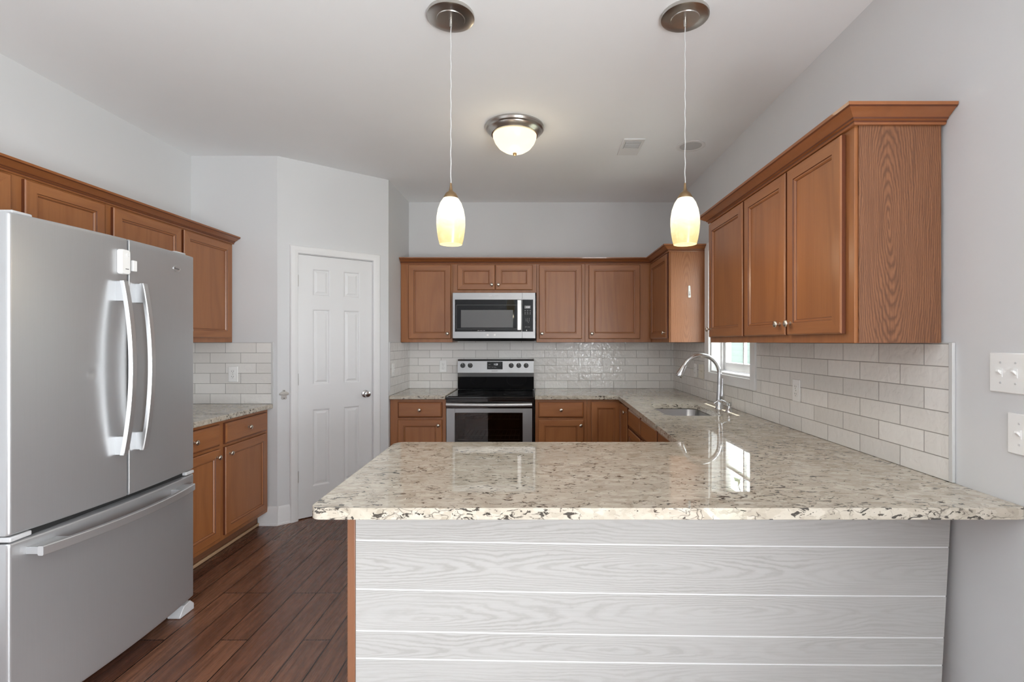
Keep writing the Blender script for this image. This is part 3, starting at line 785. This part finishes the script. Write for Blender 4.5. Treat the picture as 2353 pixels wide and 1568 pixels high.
m = MB(); m.prism([(0, 0), (.10, 0), (.10, .03), (.075, .055), (.03, .05), (0, .012)], lambda p, t: (.795+p[0], t, .002+p[1]), .0, .065); m.build('foot', 'hinge_grey', fr, bevel=.003)
m = MB(); m.prism([(0, 0), (.10, 0), (.10, .012), (.075, .05), (.03, .055), (0, .03)], lambda p, t: (.0+p[0], t, .002+p[1]), .0, .065); m.build('foot', 'hinge_grey', fr, bevel=.003)
for xa in (.03, FW-.10): MB().box(xa, xa+.07, .02, .16, 1.8175, 1.832).build('top_hinge', 'hinge_grey', fr, bevel=.004)
bx = .745
bd = MB().lathe([(0, 0), (1, 0), (1, .003), (.93, .0048), (.88, .0036), (0, .004)], Matrix.Translation((0, 0, 0)) @ rot_y() @ Matrix.Diagonal((.026, .0155, 1, 1)), 36).build('badge', 'steel_bar', frr, (bx, bow(bx)+.001, 1.736), smooth=40, rot=(0, 0, math.atan((bow(bx+.01)-bow(bx-.01))/.02)))
text('badge_lettering', 'Whirlpool', .0105, 'printdark', bd, (0, -.0045, 0))
# door alarm sensor and its magnet stuck to the fridge doors
ds = thing('door_sensor', 'white plastic contact sensor stuck high on the near refrigerator door', 'sensor', (-1.77, 1.647, 0), PI/2)
sx = .412; sy = bow(sx)
m = MB()
loop = lambda ins: arc(.0225-.012, .052-.012, .012-ins, 0, 90, 5)+arc(-.0225+.012, .052-.012, .012-ins, 90, 180, 5)+arc(-.0225+.012, -.052+.012, .012-ins, 180, 270, 5)+arc(.0225-.012, -.052+.012, .012-ins, 270, 360, 5)
m.sweep(None, [[(sx+x, sy-.0005, 1.715+z) for x, z in loop(0)], [(sx+x, sy-.016, 1.715+z) for x, z in loop(0)], [(sx+x, sy-.021, 1.715+z) for x, z in loop(.003)]])
m.build('sensor_case', 'plastic', ds, smooth=35)
MB().box(sx+.002, sx+.014, sy-.0225, sy-.0205, 1.738, 1.752).build('button', 'plastic', ds, bevel=.001)
MB().box(sx-.004, sx+.012, sy-.0218, sy-.0207, 1.684, 1.687).build('printed_mark', 'printdark', ds)
sx2 = .468
tag(MB().box(sx2-.011, sx2+.011, bow(sx2)-.013, bow(sx2)-.0005, -.0235, .0235).build('sensor_magnet', 'plastic', None, (-1.77, 1.647, 1.706), bevel=.003, rot=(0, 0, PI/2)), 'small white sensor magnet stuck on the far refrigerator door', 'magnet')

# ------------------------------------------------------------------ range
RX0, RX1 = -.785, -.021; RW = RX1-RX0
rg = thing('range', 'freestanding stainless electric range with black glass cooktop', 'range', (RX0, 4.27, 0), 0)
m = MB(); m.box(0, .02, .045, .64, .02, .885); m.box(RW-.02, RW, .045, .64, .02, .885); m.box(.02, RW-.02, .62, .64, .02, .885); m.box(.02, RW-.02, .045, .62, .02, .24); m.box(.02, RW-.02, .045, .62, .83, .885)
m.build('body', 'blackmat', rg)
m = MB(); m.box(.075, .077, .05, .56, .26, .80); m.box(RW-.077, RW-.075, .05, .56, .26, .80); m.box(.077, RW-.077, .555, .56, .26, .80); m.box(.077, RW-.077, .05, .555, .258, .26); m.box(.077, RW-.077, .05, .555, .80, .802)
m.build('oven_cavity', 'oven', rg)
for zr in (.52, .70):
    m = MB()
    for yy in (.06, .25, .54): m.tube([(.08, yy, zr), (RW-.08, yy, zr)], .0035, 8)
    for i in range(15): x = .10+i*(RW-.2)/14; m.tube([(x, .06, zr), (x, .54, zr)], .0022, 6)
    m.build('oven_rack', 'rack', rg)
# cooktop
MB().box(-.002, RW+.002, -.012, .600, .886, .9045).build('cooktop_rim', 'black', rg, bevel=.004)
MB().box(.014, RW-.014, .006, .590, .9048, .9085).build('cooktop_glass', 'blackglass', rg, bevel=.001)
M['ring'] = plain('burner_ring_print', (.10, .10, .10), .25)
for bx_, by_, br in ((.19, .16, .115), (.58, .16, .09), (.19, .44, .08), (.58, .44, .10)):
    MB().lathe([(br-.002, 0), (br+.002, 0), (br+.002, .0003), (br-.002, .0003), (br-.002, 0)], None, 48).build('burner_ring', 'ring', rg, (bx_, by_, .9086))
MB().box(0, RW, -.006, .045, .832, .886).build('vent_band', 'black', rg, bevel=.003)
# door
m = MB(); dz0, dz1 = .20, .832; wx0, wx1, wz0, wz1 = .075, RW-.100, .33, .764
m.box(0.002, wx0, -.004, .044, dz0, dz1-.03); m.box(wx1, RW-.018, -.004, .044, dz0, dz1-.03); m.box(wx0, wx1, -.004, .044, dz0, wz0); m.box(wx0, wx1, -.004, .044, wz1, dz1-.03)
dr = m.build('oven_door', 'steel_h', rg, bevel=.0015)
MB().box(.002, RW-.002, -.003, .044, dz1-.0295, dz1-.0005).build('door_top_band', 'black', dr)
MB().box(RW-.0175, RW-.002, -.002, .044, dz0, dz1-.03).build('door_side_band', 'black', dr)
MB().box(wx0+.0005, wx1-.0005, .0, .006, wz0+.0005, wz1-.0005).build('door_glass', 'tint', dr)
m = MB()
m.box(wx0+.001, wx0+.024, .007, .012, wz0+.001, wz1-.001); m.box(wx1-.024, wx1-.001, .007, .012, wz0+.001, wz1-.001); m.box(wx0+.024, wx1-.024, .007, .012, wz1-.014, wz1-.001); m.box(wx0+.024, wx1-.024, .007, .012, wz0+.001, wz0+.02)
m.build('glass_border', 'blackglass', dr)
n = 20; pts = [(.008+(RW-.028)*i/n, -.030-.030*(1-(2*i/n-1)**2), .838) for i in range(n+1)]
MB().tube(pts, .0165, 16, flat=(1, 1)).build('handle', 'steel_bar', dr, smooth=50)
for xa in (.012, RW-.054): MB().box(xa, xa+.028, -.034, -.002, .825, .851).build('handle_mount', 'steel_h', dr, bevel=.003)
MB().box(.004, RW-.004, .0, .044, .03, .192).build('storage_drawer', 'steel_h', rg, bevel=.003)
# backguard
bgx0, bgx1 = .006, RW-.006
m = MB(); m.prism([(.648, .9095), (.600, .9095), (.590, .93), (.585, 1.035), (.580, 1.045), (.590, 1.19), (.602, 1.206), (.648, 1.209)], lambda p, t: (t, p[0], p[1]), bgx0, bgx1); bk = m.build('backguard', 'black', rg, bevel=.003)
m = MB(); m.prism([(.5765, 1.072), (.5785, 1.074), (.588, 1.188), (.601, 1.2055), (.598, 1.2085), (.584, 1.19), (.574, 1.075)], lambda p, t: (t, p[0], p[1]), bgx0+.001, bgx1-.001); cp = m.build('control_panel', 'steel_h', rg)
m = MB(); m.prism([(.5765, 1.0715), (.5735, 1.0715), (.582, 1.036), (.585, 1.036)], lambda p, t: (t, p[0], p[1]), bgx0+.001, bgx1-.001); m.build('lower_lip', 'steel_h', rg)
til = math.atan2(.010, .115)
def onpanel(z): return .574 + (z-1.075)*(.010/.115)
for kx in (.058, .131, .535, .609, .682):
    ko = MB()
    ko.lathe([(0, 0), (.024, 0), (.0235, .010), (.021, .020), (.010, .022), (0, .022)], rot_y(), 24)
    ko.box(-.0055, .0055, -.031, -.018, -.021, .021)
    kk = ko.build('control_knob', 'blackmat', cp, (kx, onpanel(1.147), 1.147), smooth=40, rot=(til*-1, 0, 0))
    MB().box(-.0016, .0016, -.0325, -.031, .008, .02).build('pointer', 'print', kk)
    MB().box(-.006, .006, -.0006, .0001, -.0395, -.0383).build('knob_mark', 'printdark', kk)
MB().box(.297, .450, -.0015, .002, -.0375, .0375).build('display', 'blackglass', cp, (0, onpanel(1.147)-.001, 1.147), bevel=.001, rot=(-til, 0, 0))
dp = cp
text('clock_digits', '1:23', .024, 'digits', dp, (.383, onpanel(1.157)-.0028, 1.157))
text('display_lettering', 'BAKE', .008, 'print', dp, (.321, onpanel(1.157)-.0028, 1.156))
text('display_lettering', 'BROIL', .008, 'print', dp, (.321, onpanel(1.13)-.0028, 1.130))
text('display_lettering', 'TIMER  CLOCK', .008, 'print', dp, (.363, onpanel(1.13)-.0028, 1.130))
text('display_lettering', '+\n\u2212', .012, 'print', dp, (.428, onpanel(1.147)-.0026, 1.146))
text('maker_lettering', 'FRIGIDAIRE', .0115, 'printdark', dp, (.373, onpanel(1.093)-.0008, 1.093))

# ------------------------------------------------------------------ over-the-range microwave
MX0, MX1, MZ0, MZ1 = -.772, -.012, 1.412, 1.832
mwv = thing('microwave', 'stainless over-the-range microwave with black glass door above the range', 'microwave', (MX0, 4.53, MZ0), 0)
W_, H_ = MX1-MX0, MZ1-MZ0
MB().box(0.002, W_-.002, .032, .388, -.0, H_).build('body', 'blackmat', mwv, bevel=.003)
m = MB(); m.prism([(.03, -.0), (.006, -.0), (.05, -.026), (.37, -.026), (.388, 0)], lambda p, t: (t, p[0], p[1]), .01, W_-.01); m.build('underside_vent', 'blackmat', mwv)
XD = .6385; gx0, gx1, gz0, gz1 = .019, XD-.004, .062, H_-.062
m = MB(); m.box(0, gx0, 0, .031, 0.002, H_); m.box(gx0, XD-.001, 0, .031, .002, gz0); m.box(gx0, XD-.001, 0, .031, gz1, H_); m.box(gx1, XD-.001, .004, .031, gz0, gz1)
md = m.build('door', 'steel_h', mwv)
MB().box(gx0, gx1, .0015, .02, gz0, gz1).build('door_glass', 'blackglass', md)
MB().box(.075, .555, .0009, .002, .100, .262).build('window_screen', 'greyscreen', md)
m = MB(); m.box(.032, .036, .0009, .002, .085, .31); m.box(.59, .594, .0009, .002, .085, .31); m.box(.036, .59, .0009, .002, .306, .31); m.box(.036, .59, .0009, .002, .085, .089)
M['faint'] = plain('faint_grey_line', (.06, .06, .06), .3); m.build('window_outline', 'faint', md)
m = MB(); m.box(XD-.043, XD-.006, -.030, -.018, .075, .353); m.box(XD-.04, XD-.009, -.018, .0015, .078, .10); m.box(XD-.04, XD-.009, -.018, .0015, .328, .35)
m.build('handle', 'steel_bar', md, bevel=.003)
text('maker_lettering', 'Whirlpool', .022, 'print', md, (.378, -.0006, H_-.03))
text('door_lettering', 'steam  sensor  clean', .0085, 'print', md, (.262, .0008, .072))
for xx_ in (.322, .386):
    MB().lathe([(0, 0), (.010, 0), (.010, .001), (0, .001)], rot_y(), 20).build('round_sticker', 'plastic', md, (xx_, -.0002, .031))
m = MB(); m.box(XD+.001, W_, 0, .031, .002, gz0); m.box(XD+.001, W_, 0, .031, gz1, H_); m.box(W_-.02, W_, 0, .031, gz0, gz1)
mc = m.build('control_panel', 'steel_h', mwv)
MB().box(XD+.001, W_-.02, .001, .02, gz0, gz1).build('control_glass', 'blackglass', mc)
MB().box(XD+.023, XD+.078, .0003, .0012, .275, .302).build('display', 'lcd', mc)
text('clock_digits', '4:23', .020, 'digits', mc, (XD+.055, .0002, .288))
text('keypad_lettering', '1   2   3\n4   5   6\n7   8   9\n    0', .0115, 'print', mc, (XD+.051, .0006, .165))
m = MB()
for r in range(3):
    for c in range(3): m.box(XD+.022+c*.023, XD+.022+c*.023+.013, .0004, .0012, .225+r*.016, .2275+r*.016)
m.build('keypad_marks', 'print', mc)
text('keypad_lettering', 'OFF   START', .0085, 'print', mc, (XD+.05, .0006, .105))
MB().box(XD+.038, XD+.045, .0003, .0012, .068, .079).build('warning_mark', 'print', mc)

# ------------------------------------------------------------------ pendant lamps
def pendant(label, x, y):
    t = thing('pendant_lamp', label, 'pendant lamp', (x, y, 1.796), 0, 'pendant lamps over the peninsula')
    top = ZC-1.796
    MB().lathe([(0, top), (.098, top), (.100, top-.004), (.100, top-.016), (.094, top-.019), (.060, top-.021), (.058, top-.024), (.012, top-.026), (0, top-.026)], None, 48).build('canopy', 'nickel', t, smooth=30)
    MB().lathe([(.007, top-.026), (.007, top-.045), (.0045, top-.055), (0, top-.055)], None, 16).build('canopy_stem', 'nickel', t, smooth=40)
    MB().tube([(.001*math.sin(i*1.3), .001*math.cos(i*1.7), .245+(top-.05-.245)*i/40) for i in range(41)], .0021, 8).build('cord', 'cordmat', t, smooth=60)
    MB().lathe([(0, .262), (.004, .262), (.006, .240), (.009, .228), (.022, .218), (.030, .204), (.031, .197), (0, .197)], None, 28).build('socket_cap', 'brass', t, smooth=40)
    prof = [(.028, .199), (.034, .194), (.045, .176), (.055, .148), (.0605, .115), (.061, .085), (.058, .050), (.053, .020), (.0475, .0), (.0445, .0), (.050, .022), (.055, .052), (.058, .085), (.0575, .115), (.052, .146), (.042, .172), (.030, .190), (.0, .194)]
    MB().lathe(prof, None, 40).build('glass_shade', 'pendant_glass', t, smooth=60)
    return t
M['cordmat'] = plain('clear_silver_cord', (.62, .62, .62), .3)
pendant('lit amber glass pendant lamp on the left, in front of the back wall', -.366, 2.10)
pendant('lit amber glass pendant lamp on the right, beside the wall cabinets', .634, 2.10)
# flush mount
fm = thing('ceiling_light', 'lit flush-mount alabaster dome light with brushed nickel ring', 'ceiling light', (-.142, 3.2, ZC), 0)
MB().lathe([(0, 0), (.190, 0), (.192, -.010), (.186, -.022), (.176, -.028), (.170, -.040), (.158, -.048), (.152, -.056), (.144, -.058), (0, -.058)], None, 56).build('ring', 'nickel', fm, smooth=30)
MB().lathe([(.143, -.052), (.140, -.075), (.128, -.105), (.105, -.135), (.07, -.158), (.03, -.170), (0, -.172)], None, 48).build('glass_bowl', 'dome_glass', fm, smooth=60)
MB().lathe([(0, -.168), (.010, -.170), (.013, -.176), (.011, -.183), (.005, -.188), (0, -.189)], None, 20).build('finial', 'brass', fm, smooth=50)
# lamps' own light
for nm, loc, e_, r_ in (('pendant_bulb', (-.366, 2.10, 1.74), 2.5, .04), ('pendant_bulb', (.634, 2.10, 1.74), 2.5, .04), ('dome_bulb', (-.142, 3.2, 2.50), 1.5, .06)):
    l = bpy.data.lights.new(nm, 'POINT'); l.energy = e_; l.color = (1, .84, .6); l.shadow_soft_size = r_
    o = bpy.data.objects.new(nm, l); COL.objects.link(o); o.location = loc
# ceiling vent and recessed can
cv = thing('ceiling_vent', 'white rectangular vent grille in the ceiling', 'vent', (.675, 3.525, ZC), 0)
MB().box(-.075, .075, -.145, .145, -.008, -.0005).build('face_plate', 'white', cv, bevel=.004)
m = MB()
for i in range(9): yy = -.105+i*.014; m.box(-.052, .052, yy, yy+.005, -.0105, -.0085)
m.build('louvers', 'white', cv)
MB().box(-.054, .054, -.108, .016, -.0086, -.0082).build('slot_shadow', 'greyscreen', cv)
rc = thing('recessed_light', 'round white unlit recessed can light in the ceiling', 'recessed light', (1.10, 3.51, ZC), 0)
MB().lathe([(.075, -.0005), (.100, -.0005), (.101, -.004), (.092, -.007), (.078, -.005), (.075, -.0005)], None, 40).build('trim_ring', 'white', rc, smooth=40)
M['grey_baffle'] = plain('grey_baffle', (.58, .58, .585), .6)
MB().lathe([(.0765, -.003), (.05, -.0018), (0, -.0015)], None, 36).build('lens', 'grey_baffle', rc, smooth=40)

# ------------------------------------------------------------------ outlets and switches (local -y = into the room)
def plate(t, w, mat='plastic'):
    return MB().box(-w/2, w/2, -.006, -.0003, -.0585, .0585).build('cover_plate', mat, t, bevel=.003)
def outlet(label, loc, rz, mat='plastic'):
    t = thing('outlet', label, 'outlet', loc, rz, 'duplex outlets on the tile'); plate(t, .072, mat)
    for dz in (.0195, -.0195):
        r = MB().box(-.0165, .0165, -.0085, -.006, dz-.0135, dz+.0135).build('receptacle', mat, t, bevel=.003)
        m = MB(); m.box(-.008, -.006, -.0089, -.0084, dz-.002, dz+.007); m.box(.006, .008, -.0089, -.0084, dz-.002, dz+.006); m.box(-.002, .002, -.0089, -.0084, dz-.0095, dz-.006); m.build('slots', 'dark', r)
    MB().lathe([(0, .006), (.003, .006), (.003, .0072), (0, .0075)], rot_y(), 12).build('screw', 'nickel', t)
    return t
def switch(label, loc, rz, n=1, mat='plastic', group='light switches'):
    t = thing('light_switch', label, 'light switch', loc, rz, group); plate(t, .072+.046*(n-1), mat)
    for i in range(n):
        x = (i-(n-1)/2)*.046
        s = MB().box(x-.006, x+.006, -.0072, -.006, -.013, .013).build('switch_slot', 'ivory' if mat == 'ivory' else 'plastic', t)
        m = MB(); m.prism([(-.0072, -.006), (-.018, .004), (-.016, .0095), (-.0072, .006)], lambda p, q: (q, p[0], p[1]), x-.0045, x+.0045); m.build('toggle', mat, t, bevel=.001)
        for dz in (.03, -.03): MB().lathe([(0, .006), (.0032, .006), (.0032, .0072), (0, .0075)], rot_y(), 12).build('screw', 'grey_baffle', t, (x, 0, dz))
    return t
outlet('white outlet on the back tile left of the range', (-.934, YB-.009, 1.136), 0)
outlet('white outlet on the back tile between the range and the corner', (.701, YB-.009, 1.136), 0)
outlet('white outlet on the right wall tile between the window and the light switches', (XR-.009, 2.589, 1.124), -PI/2)
outlet('white outlet on the tile beside the refrigerator', (-2.276, YN-.009, 1.138), 0, 'plastic')
outlet('white outlet on the right wall tile closest to the back corner', (XR-.009, 4.235, 1.134), -PI/2)
switch('ivory double switch on the tile behind the faucet, left of the window', (XR-.009, 4.085, 1.134), -PI/2, 2, 'ivory')
switch('white double toggle switch plate on the right wall, upper of the two plates', (XR, 1.434, 1.289), -PI/2, 2)
switch('white single toggle switch plate on the right wall, lower of the two plates', (XR, 1.400, 1.116), -PI/2, 1)
switch('white switch plate on the side wall tile left of the range', (XS+.009, 4.345, 1.134), PI/2, 1)

# bottle opener screwed to the angled wall
bo = thing('bottle_opener', 'small grey metal bottle opener screwed to the wall beside the pantry door', 'bottle opener', (-1.95+.045*math.cos(AA), 3.70+.045*math.sin(AA), .98), AA)
m = MB(); m.prism([(-.008, .036), (.008, .036), (.013, .024), (.034, .012), (.034, .0), (.018, -.008), (.020, -.03), (.012, -.037), (-.012, -.037), (-.020, -.03), (-.018, -.008), (-.034, .0), (-.034, .012), (-.013, .024)], lambda p, t: (p[0], t, p[1]), -.004, -.0004); m.build('back_plate', 'nickel', bo, bevel=.001)
m = MB(); m.prism([(-.032, .012), (.032, .012), (.03, .002), (.012, -.003), (-.012, -.003), (-.03, .002)], lambda p, t: (p[0], t, p[1]), -.016, -.004); m.build('opener_hood', 'nickel', bo, bevel=.002)
m = MB()
for z in (.028, -.028): m.lathe([(0, .004), (.0035, .004), (.0035, .0055), (0, .006)], Matrix.Translation((0, 0, z)) @ rot_y(), 12)
m.build('screws', 'dark', bo)
# white adhesive hook on corner cabinet side
hk = thing('adhesive_hook', 'slim white adhesive hook on the corner cabinet side panel', 'hook', (1.240, YB-.012-.9226, 1.79), 0)
m = MB(); m.prism(arc(0, .040, .008, 0, 180, 8)+[(-.0095, -.045), (-.007, -.05), (.010, -.05), (.0125, -.045)], lambda p, t: (p[0], t, p[1]), -.004, -.0004); m.build('adhesive_base', 'plastic', hk, bevel=.001)
m = MB(); m.tube([(.001, -.003, .0), (.001, -.006, -.022), (.001, -.016, -.032), (.001, -.022, -.022)], [.004, .004, .0035, .003], 10); m.build('hook_arm', 'plastic', hk, smooth=50)
